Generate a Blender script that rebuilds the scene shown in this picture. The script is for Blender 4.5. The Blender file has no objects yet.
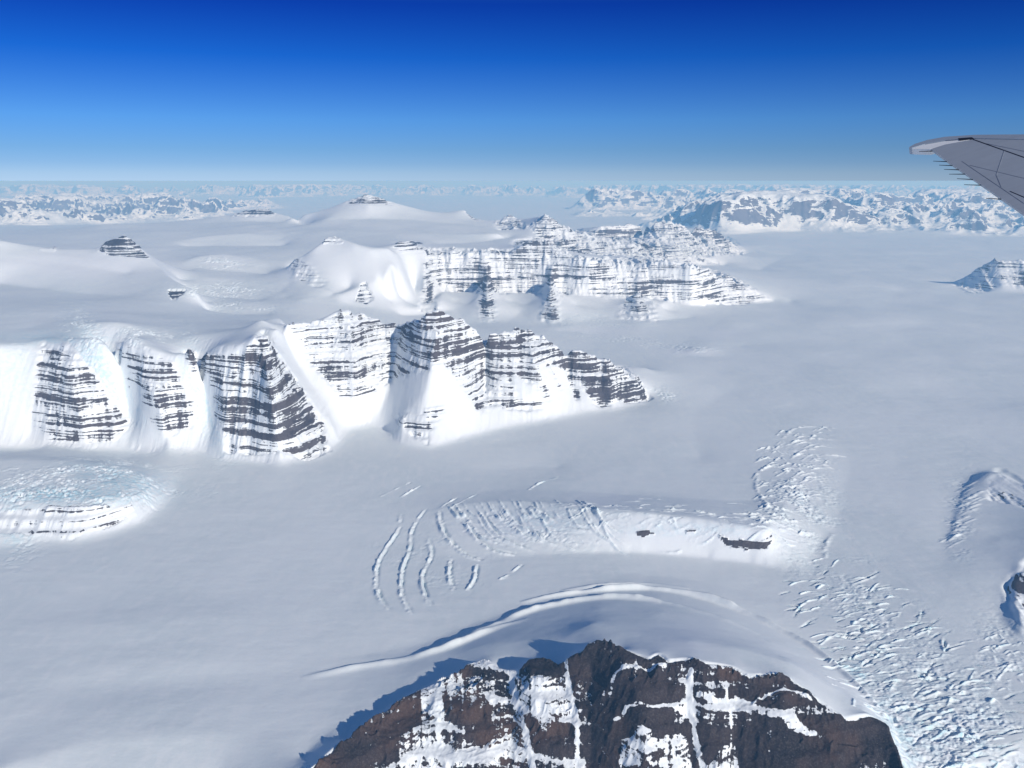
import bpy, math, random, os
import numpy as np
random.seed(7)
C = bpy.context
scene = C.scene
col = scene.collection
Q = float(os.environ.get('TQ', '1'))          # mesh resolution factor

# ------------------------------------------------------------------ camera numbers
CAMH = 4000.0
FPX = 887.0
HORY = 180.0
PITCH = math.atan((384 - HORY) / FPX)
cP, sP = math.cos(PITCH), math.sin(PITCH)

def ray(px, py):
    u = (px - 512) / FPX; v = (384 - py) / FPX
    return u, cP + v * sP, -sP + v * cP

def polar(px, py, z):
    """point of the ground seen in the direction (px,py) at elevation z -> azimuth, ln(range)"""
    x, y, k = ray(px, py)
    k = min(k, -1e-4)
    t = (CAMH - z) / -k
    return math.atan2(x, y), math.log(t * math.hypot(x, y))

def crest_z(px, py, base_py, base_z, slope):
    """elevation of a crest seen at py above a foot seen at base_py, for a face of given slope"""
    x, y, k = ray(px, base_py)
    db = (CAMH - base_z) / -k * math.hypot(x, y)
    x, y, k = ray(px, py)
    m = -k / math.hypot(x, y)
    t = math.tan(math.radians(slope))
    return (CAMH - m * (db - base_z / t)) / (1 + m / t)

# ------------------------------------------------------------------ noise
rng = np.random.default_rng(11)
TAB = rng.random((256, 256)).astype(np.float32)
def vnoise(x, y):
    ix = np.floor(x).astype(np.int32); iy = np.floor(y).astype(np.int32)
    fx = (x - ix).astype(np.float32); fy = (y - iy).astype(np.float32)
    fx = fx * fx * fx * (fx * (fx * 6 - 15) + 10); fy = fy * fy * fy * (fy * (fy * 6 - 15) + 10)
    a = TAB[iy & 255, ix & 255]; b = TAB[iy & 255, (ix + 1) & 255]
    c = TAB[(iy + 1) & 255, ix & 255]; d = TAB[(iy + 1) & 255, (ix + 1) & 255]
    return ((a + (b - a) * fx) * (1 - fy) + (c + (d - c) * fx) * fy) * 2 - 1
def fbm(x, y, sc, octs=4, gain=.5, seed=0):
    o = np.zeros(x.shape, np.float32); a = 1.0; n = 0
    c, s = math.cos(.6), math.sin(.6)
    u = x / sc + seed * 17.3; v = y / sc - seed * 9.1
    for i in range(octs):
        o += a * vnoise(u, v); n += a; a *= gain
        u, v = (u * c - v * s) * 2.03 + 5.2, (u * s + v * c) * 2.03 + 1.7
    return o / n
def ridged(x, y, sc, octs=4, gain=.55, seed=0):
    o = np.zeros(x.shape, np.float32); a = 1.0; n = 0
    c, s = math.cos(.9), math.sin(.9)
    u = x / sc + seed * 13.3; v = y / sc - seed * 7.7
    for i in range(octs):
        o += a * (1 - np.abs(vnoise(u, v)) * 1.6); n += a; a *= gain
        u, v = (u * c - v * s) * 2.07 + 3.2, (u * s + v * c) * 2.07 + 8.7
    return o / n
def sstep(a, b, x):
    t = np.clip((x - a) / (b - a), 0, 1); return t * t * (3 - 2 * t)

# ------------------------------------------------------------------ break lines of the land: (px, py, z)
LINES = []
def L(*p): LINES.append([(*polar(a, b, z), z) for a, b, z in p])
def P(*p):   # plain points in azimuth/range: (px, range_m, z)
    LINES.append([(math.atan2((a - 512) / FPX, 1.0), math.log(r * math.hypot((a - 512) / FPX, 1.0)), z) for a, r, z in p])
def back(pts, dist, z, zf=None):      # line 'dist' metres beyond a crest
    out = []
    for q in pts:
        a, l = polar(*q)
        out.append((a, math.log(math.exp(l) + dist), z if zf is None else q[2] + zf))
    LINES.append(out)
def cz(base_z, slope, *p):            # (px, py, base_py) -> crest points
    return [(a, b, crest_z(a, b, c, base_z, slope)) for a, b, c in p]

def at_r(*p):                          # (px, py, range) -> points
    out = []
    for a, b, rr in p:
        x, y, k = ray(a, b); out.append((a, b, CAMH + k / y * rr))
    return out
# --- foreground dark mountain
fg = [(200, 890, -150), (262, 820, 20), (315, 768, 130), (345, 740, 150), (372, 718, 170), (400, 700, 190), (430, 685, 215), (465, 668, 260), (478, 660, 300), (490, 657, 350),
      (497, 667, 300), (510, 668, 320), (520, 668, 350), (530, 658, 390), (545, 654, 430), (558, 662, 420), (566, 662, 430), (574, 652, 500), (586, 648, 540),
      (598, 638, 600), (610, 641, 600), (622, 648, 590), (636, 655, 580), (650, 661, 570), (659, 652, 610), (668, 663, 580), (690, 659, 600),
      (706, 664, 590), (732, 667, 570), (750, 677, 540), (768, 675, 530), (786, 675, 520), (800, 688, 470), (820, 702, 410), (846, 721, 330),
      (873, 713, 330), (886, 724, 270), (896, 745, 190), (903, 768, 120), (912, 800, 20), (925, 850, -150)]
L(*fg)
back([q for q in fg if 330 < q[0] < 625], 130, 0, -115)
# snow dome behind it, swinging down to the moat
L((300, 760, 10), (340, 722, 30), (400, 683, 60), (450, 660, 100), (480, 645, 150), (520, 640, 230), (560, 640, 330), (592, 622, 400), (640, 636, 470), (690, 640, 520), (740, 648, 480), (790, 662, 400), (840, 692, 280), (866, 705, 230))
L((420, 655, 30), (480, 634, 70), (540, 618, 140), (600, 608, 210), (660, 612, 260), (720, 625, 250), (770, 642, 200), (820, 668, 140), (860, 697, 90), (885, 722, 60), (905, 765, 0))
L((150, 700, 0), (250, 672, 0), (350, 657, -5), (420, 645, -5), (480, 622, 10), (530, 604, 20), (600, 590, 40), (660, 590, 60), (720, 602, 55), (770, 622, 30), (820, 650, 5), (862, 685, -10), (893, 722, -20), (915, 768, -40), (930, 820, -80))
# foot of its camera-side cliff (below the frame)
P((-700, 2600, -700), (100, 3850, -650), (300, 4350, -650), (600, 4700, -650), (900, 4600, -650), (1200, 4500, -600), (1700, 4400, -600))
P((-700, 2600, -800), (500, 2600, -800), (1700, 2600, -800))
P((-300, 3700, -350), (0, 4800, -150), (100, 5120, -120), (180, 5450, -60))
# --- main glacier flats
L((0, 768, 0), (100, 740, 0), (260, 735, -5))
L((0, 700, 0), (120, 660, 0)); L((0, 620, 0), (150, 600, 0), (330, 600, 0)); L((-400, 700, 0), (-200, 600, 0))
L((180, 560, 0), (300, 540, 0), (360, 560, 0)); L((200, 500, 0), (340, 480, 0), (450, 470, 0), (560, 468, 0)); L((180, 620, 0), (330, 640, 0))
L((960, 768, -40), (1024, 740, -40), (1200, 700, -20)); L((900, 650, 0), (1000, 660, 0), (1200, 640, 0)); L((880, 560, 0), (900, 480, 0), (880, 400, 0), (860, 340, 0), (900, 290, 0))
L((700, 460, 0), (690, 420, 0), (760, 370, 0), (900, 350, 0), (1100, 330, 0)); L((850, 640, 0), (800, 590, 0), (820, 540, 0))
L((500, 575, 10), (600, 570, 10), (700, 580, 0), (780, 600, 0)); L((400, 540, 0), (440, 560, 0))
# ice step with rock slivers
L((440, 508, 70), (470, 503, 110), (510, 500, 160), (560, 503, 225), (590, 507, 270), (620, 509, 310), (650, 511, 330), (700, 517, 330), (740, 524, 320), (765, 529, 300), (778, 520, 200), (788, 498, 110), (800, 470, 60))
L((450, 555, 0), (500, 556, 0), (560, 553, 0), (600, 552, 0), (650, 552, 0), (700, 556, 0), (750, 562, 0), (790, 570, 0))
L((480, 492, 60), (540, 488, 80), (600, 492, 100), (660, 496, 120), (720, 500, 130), (755, 500, 100))
L((760, 440, 25), (800, 425, 15), (840, 430, 10), (850, 470, 0), (835, 530, 0))
# right shaded hill
rh = [(945, 560, 15), (955, 520, 25), (962, 500, 40), (975, 480, 60), (990, 470, 130), (1003, 472, 150), (1015, 482, 120), (1035, 488, 160), (1100, 470, 200)]
L(*rh); back(rh, 500, 0)
L((980, 500, 50), (1000, 505, 60), (1035, 510, 110)); L((970, 530, 45), (1000, 535, 60), (1035, 535, 130))
L((1022, 630, 50), (1014, 600, 90), (1018, 580, 110), (1026, 560, 130), (1040, 545, 160), (1080, 520, 200)); L((1004, 615, 10), (1005, 590, 40), (1012, 570, 80)); L((1000, 620, 0), (1020, 640, 0), (1080, 680, 0))
L((960, 580, 30), (985, 560, 60), (1000, 540, 90))
# right pyramid
rp = [(950, 284, 0)] + cz(0, 48, (962, 278, 287), (972, 270, 288), (985, 261, 290), (993, 256, 291), (1010, 257, 292), (1030, 259, 293), (1090, 262, 296))
L(*rp); back(rp, 1300, 0); L((955, 286, 0), (972, 289, 0), (1000, 292, 0), (1040, 294, 0), (1120, 298, 0))

L((-300, 458, 330), (0, 458, 370), (60, 459, 370), (110, 463, 350), (140, 474, 290), (152, 486, 190))
L((-300, 505, 280), (0, 500, 290), (50, 504, 290), (90, 505, 290), (128, 497, 280), (146, 492, 200)); L((-100, 480, 340), (60, 482, 345), (120, 482, 330))
L((-300, 560, 0), (0, 548, 0), (50, 541, 0), (70, 544, 0), (110, 532, 0), (145, 520, 0), (170, 500, 0), (178, 480, 10))
# --- front cliff row, west blocks
fb = [(-300, 470), (-100, 450), (5, 445), (30, 432), (60, 444), (95, 449), (128, 452), (160, 452), (195, 452), (225, 460), (265, 462), (305, 462), (330, 455), (345, 430)]
L(*[(a, b, 0) for a, b in fb if a > 128 or a < 0]); L((30, 436, 110), (60, 448, 90), (95, 452, 60), (128, 458, 20))
fc = cz(0, 46, (-300, 350, 480), (-100, 345, 460), (0, 342, 455), (25, 342, 448)) + cz(60, 52, (42, 337, 432), (68, 338, 442), (90, 333, 446), (113, 331, 449), (130, 334, 450), (150, 345, 452), (172, 354, 452), (186, 349, 452), (215, 347, 456), (245, 343, 460), (264, 327, 462))
fc2 = cz(0, 47, (276, 321, 450), (290, 320, 440), (305, 323, 435), (325, 316, 430), (345, 304, 425), (360, 311, 420), (378, 318, 418), (400, 322, 415), (420, 318, 440), (438, 308, 440), (447, 308, 438), (462, 317, 432),
          (480, 325, 428), (500, 328, 425), (520, 325, 420), (532, 326, 418), (545, 337, 416), (560, 345, 414), (580, 350, 412), (600, 354, 410), (618, 364, 407), (635, 378, 404), (646, 388, 401))
L(*fc); L(*fc2); L((646, 388, fc2[-1][2]), (650, 398, 0))
L(*[(a, b, 0) for a, b in [(345, 430), (365, 425), (385, 430), (400, 446), (430, 450), (460, 440), (500, 430), (540, 423), (580, 415), (620, 408), (650, 400)]])
def F(base, slope, dz, *p): L(*[(a, b, crest_z(a, b, base + (i - len(p) / 2) * 2, 0, slope) + dz * (1 if 0 < i < len(p) - 1 else .5)) for i, (a, b) in enumerate(p)])
F(450, 50, -150, (88, 342), (105, 370), (122, 400), (138, 432)); F(455, 50, -150, (183, 360), (195, 385), (205, 412), (213, 440)); F(452, 48, -150, (276, 335), (295, 362), (315, 392), (335, 425))
F(446, 50, 110, (56, 350), (68, 375), (78, 405), (86, 435)); F(451, 50, 100, (135, 358), (148, 385), (160, 410), (170, 435))
F(460, 50, 150, (263, 340), (267, 370), (273, 405), (280, 440)); F(458, 50, 60, (215, 360), (225, 395), (235, 435))
F(428, 46, 80, (345, 312), (352, 340), (356, 370), (354, 405)); F(425, 46, -45, (395, 330), (396, 355), (392, 385), (380, 415)); F(442, 46, 40, (440, 316), (436, 345), (428, 380), (415, 425))
F(425, 46, -80, (482, 335), (485, 360), (485, 395)); F(418, 46, 100, (528, 332), (535, 360), (545, 400)); F(414, 46, -60, (560, 352), (568, 375), (575, 400)); F(409, 46, 70, (600, 360), (608, 380), (612, 398))
# spur under the middle ridge
L((400, 412, 420), (405, 440, 60))
# north side of that ridge
back([q for q in fc2 if q[0] > 320], 1900, 250)
back([q for q in fc2 if q[0] > 440], 2100, 60)
# plateau behind the west blocks
zf = [q[2] for q in fc]
back(fc, 250, 0, -25); back(fc, 1600, 0, -20)
L((-300, 300, 1350), (0, 303, 1400), (60, 312, 1430), (120, 312, 1430), (180, 325, 1390), (240, 328, 1370), (280, 315, 1360))
L((-300, 285, 1270), (0, 284, 1270), (60, 291, 1260), (120, 295, 1270), (165, 303, 1290))
# long white ridge with small pyramid
L(*at_r(*[(a, b, 26000) for a, b in [(-400, 235), (-100, 237), (0, 238), (30, 244), (60, 248), (95, 248), (108, 240), (124, 232), (128, 233), (136, 243)]], (145, 254, 25500), (160, 268, 24500), (175, 282, 22500), (200, 292, 21500)))
L(*at_r((-400, 262, 24800), (0, 262, 24700), (80, 267, 24500), (130, 274, 24100)))
L(*at_r((-400, 250, 25400), (0, 251, 25300), (60, 255, 25300), (100, 257, 25200), (138, 258, 25000)))
P((-400, 31000, 1700), (0, 31000, 1700), (100, 30500, 1600), (130, 30000, 1500), (190, 27500, 1250))
# basin with small icefalls and stepped snow domes
L(*at_r((190, 258, 29000), (205, 255, 29300), (225, 254, 29500), (245, 258, 29200), (262, 264, 28500))); L(*at_r((188, 266, 28200), (215, 270, 27800), (245, 272, 27600), (268, 274, 27300)))
L(*at_r((178, 282, 25200), (205, 276, 25800), (235, 278, 25700), (265, 284, 25000), (282, 292, 24200))); L(*at_r((180, 296, 24000), (205, 298, 23700), (235, 299, 23600), (262, 302, 23300)))
L(*at_r((200, 306, 22200), (235, 303, 22600), (262, 307, 22000), (285, 311, 21500))); L(*at_r((200, 314, 21500), (235, 317, 21200), (270, 316, 21200)))
L(*at_r((180, 240, 35900), (215, 235, 36600), (250, 234, 36800), (285, 238, 36300))); L(*at_r((185, 248, 34800), (220, 247, 34900), (255, 247, 34900), (285, 247, 35000)))
L((300, 300, 1000), (330, 298, 950), (350, 290, 1000)); L((380, 300, 700), (400, 305, 600), (420, 312, 400))
# --- second cliff row
hill = [(286, 300, 930), (288, 285, 1150), (290, 268, 1500), (296, 258, 1750), (315, 245, 2130), (327, 236, 2360), (333, 234, 2410), (340, 236, 2360), (355, 243, 2200), (372, 248, 2070), (390, 247, 2060)]
L(*hill); back(hill[2:8], 2500, 1200)
L((300, 285, 1180), (320, 288, 1150), (340, 295, 1020), (365, 285, 1150), (385, 275, 1400), (395, 262, 1700))
L((355, 303, 800), (363, 286, 1130), (370, 300, 820)); L((345, 305, 800), (360, 309, 700), (380, 308, 650))
eb = [(395, 300, 620), (420, 308, 450), (445, 290, 600), (470, 292, 560), (500, 291, 560), (530, 291, 560), (560, 292, 560), (590, 296, 480), (620, 298, 430), (660, 300, 300), (690, 306, 120), (720, 306, 20), (745, 304, 0), (775, 301, 0)]
L(*eb)
ec = [(395, 243, 2080)] + cz(560, 52, (400, 242, 296), (412, 242, 294), (422, 246, 292), (428, 250, 291), (440, 251, 291), (470, 250, 291), (500, 251, 291), (513, 250, 291)) + \
     cz(560, 50, (524, 243, 291), (532, 240, 291), (547, 241, 291), (556, 248, 292), (570, 257, 293), (590, 259, 295)) + cz(350, 45, (620, 261, 298), (640, 262, 299), (655, 261, 300), (672, 261, 301), (693, 264, 303)) + cz(0, 38, (715, 273, 305), (735, 279, 304), (752, 288, 303), (768, 297, 302))
L(*ec)
# smooth bowl between hill and cliffs
L((398, 252, 1880), (400, 268, 1500), (405, 288, 950)); L((425, 262, 1500), (424, 285, 950))
# buttresses
for x, t, b, zb in ((428, 262, 312, 330), (487, 262, 321, 220), (551, 262, 322, 200), (638, 278, 319, 130)):
    w_ = 9 if x < 600 else 20
    zc_ = 1400 if x < 600 else 900; zm = 640 if x < 600 else 400
    for sg_ in (-1, 1): L((x + sg_ * w_ * 1.6, 292 if x < 600 else 298, zm), (x + sg_ * w_ * 1.0, 305, (zm + zb) / 2 + 90), (x + sg_ * w_ * .7, b, zb), (x, b + 4, zb))
    L((x, 264 if x < 600 else 280, zc_), (x + 1, b - 3, zb + 70))
L((400, 318, 300), (428, 315, 300), (455, 310, 340), (470, 324, 205), (487, 327, 200), (505, 324, 205), (520, 312, 300), (535, 325, 190), (552, 328, 180), (570, 325, 190), (600, 316, 180), (618, 320, 110), (640, 322, 100), (665, 320, 60), (690, 318, 20))
L((455, 302, 430), (470, 304, 420)); L((510, 302, 420), (530, 304, 410)); L((575, 305, 350), (605, 307, 300)); L((660, 310, 160), (675, 312, 110))
L((600, 340, 40), (640, 350, 20), (680, 345, 10), (700, 330, 20), (720, 322, 10)); L((560, 332, 120), (600, 333, 60)); L((690, 350, 70), (710, 348, 60)); L((680, 358, 0), (720, 356, 0), (760, 340, 0))
L((730, 320, 40), (760, 312, 30)); L((740, 330, 0), (800, 318, 0), (790, 300, 0))
back([q for q in ec if 395 < q[0] < 600], 500, 0, -20)
# --- upland behind second row
L((440, 243, 1780), (480, 242, 1760), (510, 238, 1760)); L(*at_r((290, 232, 37000), (350, 230, 35500), (400, 233, 34500), (450, 234, 34500), (500, 233, 35000)))

L(*at_r((100, 224, 44500), (170, 224, 44500), (215, 223, 44200), (240, 222, 44000), (262, 222, 44000), (290, 224, 43000), (310, 226, 40500)))
L(*at_r((100, 224, 47000), (165, 222, 47000), (200, 219, 46500), (232, 214, 46000), (240, 211, 46000), (256, 208, 46000), (268, 208, 46000), (276, 213, 46000), (290, 216, 45500)))
P((180, 56000, 900), (260, 56000, 1000), (300, 54000, 1200))
pk = at_r(*[(a, b, 42000) for a, b in [(290, 216), (315, 212), (335, 206), (348, 200), (358, 195), (368, 193), (379, 196), (392, 202), (410, 207), (430, 212), (448, 213), (464, 209), (470, 215), (478, 221), (495, 222), (510, 214), (520, 220), (532, 218)]]) + \
     [(545, 215, 2600), (558, 221, 2350), (575, 230, 1950), (600, 238, 1600), (640, 246, 1200), (690, 256, 600), (710, 261, 350)]
L(*pk); back(pk, 6000, 1200)
L(*at_r((325, 219, 39500), (380, 219, 39500), (430, 221, 39400), (480, 227, 38500), (520, 228, 38000)))
L(*at_r((367, 200, 41300), (367, 210, 40300)))
L((550, 245, 1500), (575, 252, 1300), (600, 254, 1150), (650, 259, 800), (700, 265, 250), (725, 266, 0))
p2 = [(575, 228, 1500), (600, 226, 1750), (640, 222, 1900), (655, 218, 2150), (682, 222, 1900), (705, 227, 1500), (722, 233, 1100), (735, 244, 450), (746, 253, 0)]
L(*p2); back(p2, 7000, 0); L((600, 246, 800), (660, 252, 350), (700, 256, 50), (748, 254, 0))
# far floor
L((760, 270, 0), (800, 250, 0), (900, 245, 0), (1024, 250, 0)); L((800, 236, 0), (1100, 236, 0)); L((-100, 226, 700), (50, 226, 700), (150, 225, 700))
P((-500, 75000, 0), (200, 75000, 300), (500, 75000, 300), (1000, 85000, 0), (1600, 85000, 0)); P((-500, 150000, 0), (1600, 150000, 0))

# ------------------------------------------------------------------ solve the land between the break lines
AZ0, AZ1 = -math.radians(44), math.radians(44)
LR0, LR1 = math.log(2600), math.log(160000)
NC, NR = 1024, 1536
sol = np.zeros((NR, NC)); cnt = np.zeros((NR, NC))
for ln in LINES:
    for (a0, l0, z0), (a1, l1, z1) in zip(ln[:-1], ln[1:]):
        n = int(max(abs(a1 - a0) / (AZ1 - AZ0) * NC, abs(l1 - l0) / (LR1 - LR0) * NR) * 2) + 2
        t = np.linspace(0, 1, n)
        ci = np.rint((a0 + (a1 - a0) * t - AZ0) / (AZ1 - AZ0) * (NC - 1)).astype(int)
        ri = np.rint((l0 + (l1 - l0) * t - LR0) / (LR1 - LR0) * (NR - 1)).astype(int)
        ok = (ci >= 0) & (ci < NC) & (ri >= 0) & (ri < NR)
        np.add.at(sol, (ri[ok], ci[ok]), (z0 + (z1 - z0) * t)[ok]); np.add.at(cnt, (ri[ok], ci[ok]), 1)
pyr = [(sol, cnt)]
while min(pyr[-1][0].shape) > 16:
    s, c = pyr[-1]
    f = lambda q: q.reshape(q.shape[0] // 2, 2, q.shape[1] // 2, 2).sum((1, 3))
    pyr.append((f(s), f(c)))
H = None
for lev, (s, c) in enumerate(reversed(pyr)):
    m = c > 0; v = np.where(m, s / np.maximum(c, 1), 0)
    H = np.zeros(s.shape) if H is None else np.repeat(np.repeat(H, 2, 0), 2, 1)
    for it in range(400 if lev < 4 else 70):
        H[m] = v[m]
        E = np.pad(H, 1, mode='edge')
        H = .25 * (E[:-2, 1:-1] + E[2:, 1:-1] + E[1:-1, :-2] + E[1:-1, 2:])
    if lev < len(pyr) - 1: H[m] = v[m]
def blur(A, s):
    r = int(s * 3) + 1; k = np.exp(-.5 * (np.arange(-r, r + 1) / s) ** 2); k /= k.sum()
    for ax in (0, 1):
        pad = [(0, 0), (0, 0)]; pad[ax] = (r, r)
        B = np.pad(A, pad, mode='edge'); O = np.zeros_like(A)
        for i, w in enumerate(k):
            O += w * (B[i:i + A.shape[0]] if ax == 0 else B[:, i:i + A.shape[1]])
        A = O
    return A
Hs = blur(H, .9); Hss = blur(H, 4.0); Hsf = blur(H, 1.4)

def samp(A, az, lr):
    c = np.clip((az - AZ0) / (AZ1 - AZ0) * (NC - 1), 0, NC - 1.001); r = np.clip((lr - LR0) / (LR1 - LR0) * (NR - 1), 0, NR - 1.001)
    ci = c.astype(int); ri = r.astype(int); fc_ = c - ci; fr = r - ri
    return (A[ri, ci] * (1 - fc_) + A[ri, ci + 1] * fc_) * (1 - fr) + (A[ri + 1, ci] * (1 - fc_) + A[ri + 1, ci + 1] * fc_) * fr

# ------------------------------------------------------------------ fine grid
def axis(segs):
    out = [segs[0][0]]
    for a, b, d in segs:
        n = max(1, int(round((b - a) / (d / Q)))); out += list(a + (b - a) * (np.arange(n) + 1) / n)
    return np.array(out)
R_ = math.radians
azs = axis([(R_(-44), R_(-33), R_(.4)), (R_(-33), R_(33), R_(.064)), (R_(33), R_(44), R_(.4))])
ln = math.log
lrs = axis([(ln(2600), ln(4800), .02), (ln(4800), ln(6900), .0012), (ln(6900), ln(12000), .0016), (ln(12000), ln(18500), .0011), (ln(18500), ln(24000), .0018), (ln(24000), ln(60000), .0013), (ln(60000), ln(160000), .0016), (ln(160000), ln(420000), .003)])
AZ, LR = np.meshgrid(azs, lrs)
RR = np.exp(LR); X = RR * np.sin(AZ); Y = RR * np.cos(AZ)
print('grid', AZ.shape)
def project(x, y, z):
    d = z - CAMH
    w = y * cP - d * sP; v = y * sP + d * cP
    return 512 + FPX * x / w, 384 - FPX * v / w
Zs = samp(Hs, AZ, LR)
far = LR > ln(160000); Zs[far] = 0
PX, PY = project(X, Y, Zs)

def inpoly(poly, soft=0, PXX=None, PYY=None):
    """inside test of a region outlined as the land lies"""
    PXX = PX if PXX is None else PXX; PYY = PY if PYY is None else PYY
    ins = np.zeros(PXX.shape, bool); n = len(poly)
    for i in range(n):
        x0, y0 = poly[i]; x1, y1 = poly[(i + 1) % n]
        if y0 == y1: continue
        c = ((y0 > PYY) != (y1 > PYY)) & (PXX < (x1 - x0) * (PYY - y0) / (y1 - y0) + x0)
        ins ^= c
    return ins
# edges of the rock wander
wx = fbm(X, Y, 500, 4, .6, 3); wy = fbm(X, Y, 500, 4, .6, 4)
sc = np.clip(9000 / RR, .15, 1.6)
PXw = PX + wx * 7 * sc; PYw = PY + wy * 7 * sc
ROCK = np.zeros(X.shape, np.float32); AMP = np.zeros(X.shape, np.float32)
def rock(poly, r0, r1, dens, amp):
    m = inpoly(poly, 0, PXw, PYw) & (RR > r0 * 1000) & (RR < r1 * 1000)
    ROCK[m] = dens; AMP[m] = amp
# foreground: everything camera-side of the crest
cra = np.array([polar(*q)[0] for q in fg]); crl = np.array([polar(*q)[1] for q in fg])
o = np.argsort(cra); CL = np.interp(azs, cra[o], crl[o], left=-9, right=-9)[None, :]
fgm = (LR < CL + .004) & (LR > ln(3000)) & (AZ > cra.min()) & (AZ < cra.max())
ROCK[fgm] = .80; AMP[fgm] = 55
FGM = fgm
def fgrock(poly, dens):
    m = inpoly(poly, 0, PXw, PYw) & FGM & (RR < 7500); ROCK[m] = dens
for poly, d in (([(318, 775), (380, 715), (480, 662), (540, 655), (560, 690), (590, 730), (600, 800), (300, 800)], .76),
                ([(400, 740), (440, 718), (470, 738), (520, 770), (400, 775)], .46),
                ([(480, 690), (520, 700), (545, 735), (520, 768), (470, 768), (500, 730)], .42),
                ([(420, 700), (440, 695), (450, 720), (425, 730)], .4),
                ([(520, 690), (560, 678), (572, 720), (585, 775), (540, 760), (525, 720)], .56),
                ([(598, 630), (630, 640), (660, 650), (690, 655), (690, 700), (672, 745), (610, 765), (608, 700), (585, 655)], .90),
                ([(655, 664), (735, 655), (752, 690), (742, 725), (700, 735), (690, 700)], .78),
                ([(735, 735), (750, 680), (790, 670), (850, 720), (905, 700), (910, 780), (735, 780)], .88),
                ([(620, 750), (665, 750), (690, 735), (700, 775), (735, 740), (740, 780), (620, 780)], .3),
                ([(780, 718), (800, 725), (826, 745), (818, 752), (795, 738), (780, 726)], .3),
                ([(845, 745), (880, 735), (900, 768), (860, 775)], .62)):
    fgrock(poly, d)
# snow chutes and ledges on the dark faces
def chute(pts, w, dens):
    m0 = FGM & (RR < 7500); px_ = PXw[m0] * .5 + PX[m0] * .5; py_ = PYw[m0] * .5 + PY[m0] * .5; best = np.full(px_.shape, 1e9)
    for (ax, ay), (bx, by) in zip(pts[:-1], pts[1:]):
        dx, dy = bx - ax, by - ay; t = np.clip(((px_ - ax) * dx + (py_ - ay) * dy) / (dx * dx + dy * dy), 0, 1)
        best = np.minimum(best, np.hypot(px_ - ax - t * dx, py_ - ay - t * dy))
    v = ROCK[m0]; f = 1 - sstep(w * .5, w * 1.3, best); ROCK[m0] = v * (1 - f) + dens * f
for p, w_, d_ in (([(608, 702), (615, 684), (632, 676), (655, 669), (668, 664)], 2.2, .3), ([(612, 732), (625, 723), (655, 721), (685, 709), (690, 700)], 2.4, .2), ([(690, 672), (690, 690), (694, 712), (698, 737), (706, 768)], 3.2, .05),
                  ([(727, 680), (727, 705)], 1.6, .2), ([(698, 697), (712, 705), (730, 704), (742, 700)], 2.2, .2), ([(750, 701), (765, 697), (785, 694), (800, 694), (814, 701)], 1.6, .1), ([(730, 712), (731, 745)], 1.4, .2),
                  ([(511, 672), (514, 690), (520, 712), (532, 750), (538, 775)], 3.0, .1), ([(566, 664), (570, 700), (575, 740), (577, 775)], 2.2, .1), ([(435, 705), (440, 740), (450, 775)], 2.5, .2), ([(640, 745), (660, 752), (680, 748)], 2, .3), ([(668, 745), (668, 765)], 3, .2)):
    chute(p, w_, d_)
# front row
rock([(42, 339), (52, 344), (68, 341), (95, 375), (128, 424), (110, 440), (70, 446), (38, 432), (28, 420)], 11, 17, .60, 34)
rock([(113, 338), (128, 342), (140, 350), (172, 362), (182, 380), (193, 405), (190, 430), (160, 432), (142, 405), (122, 368)], 11, 17, .56, 34)
rock([(184, 350), (215, 352), (240, 352), (255, 340), (264, 327), (285, 360), (300, 385), (325, 425), (328, 450), (305, 460), (285, 452), (262, 455), (240, 452), (226, 450), (215, 405), (205, 385), (192, 372)], 11, 17, .54, 60)
rock([(262, 352), (280, 360), (300, 392), (325, 430), (328, 450), (305, 460), (285, 452), (258, 455), (264, 410), (256, 380)], 11, 17, .68, 60)
rock([(284, 322), (325, 317), (345, 303), (400, 324), (440, 307), (470, 322), (480, 360), (440, 365), (400, 380), (360, 400), (345, 400), (320, 375), (300, 345)], 12, 19, .54, 45)
rock([(440, 306), (500, 325), (534, 324), (560, 343), (600, 352), (620, 362), (640, 378), (648, 400), (600, 408), (580, 385), (555, 365), (530, 372), (540, 392), (510, 370), (480, 395), (460, 380), (435, 352)], 12, 19, .58, 50)
rock([(450, 370), (490, 375), (530, 400), (552, 400), (540, 412), (500, 410), (470, 400)], 12, 19, .50, 40)
for p_ in ([(505, 372), (512, 372), (522, 398), (514, 398)], [(530, 372), (538, 372), (552, 402), (545, 404)], [(560, 366), (566, 366), (580, 398), (574, 400)], [(548, 368), (552, 368), (562, 392), (558, 392)], [(470, 396), (480, 396), (488, 412), (476, 412)], [(488, 378), (494, 378), (502, 402), (496, 402)], [(585, 378), (592, 378), (600, 400), (592, 402)]): rock(p_, 12, 19, .56, 30)
rock([(500, 324), (535, 324), (550, 342), (575, 352), (560, 362), (525, 370), (505, 360)], 12, 19, .66, 40)
rock([(575, 350), (620, 362), (647, 395), (610, 407), (590, 385)], 12, 19, .66, 40)
rock([(394, 412), (408, 410), (446, 408), (440, 420), (432, 435), (430, 446), (418, 438), (400, 425)], 11, 17, .66, 35)
# right side
rock([(985, 480), (1002, 468), (1024, 485), (1060, 500), (1060, 520), (1010, 505), (990, 500)], 8, 14, .56, 14)
rock([(1012, 575), (1030, 560), (1080, 560), (1080, 640), (1024, 630), (1008, 605)], 6, 12, .72, 15)
rock([(955, 286), (990, 250), (1100, 252), (1100, 290), (1000, 286), (985, 292), (965, 292)], 28, 40, .52, 40)
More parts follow.
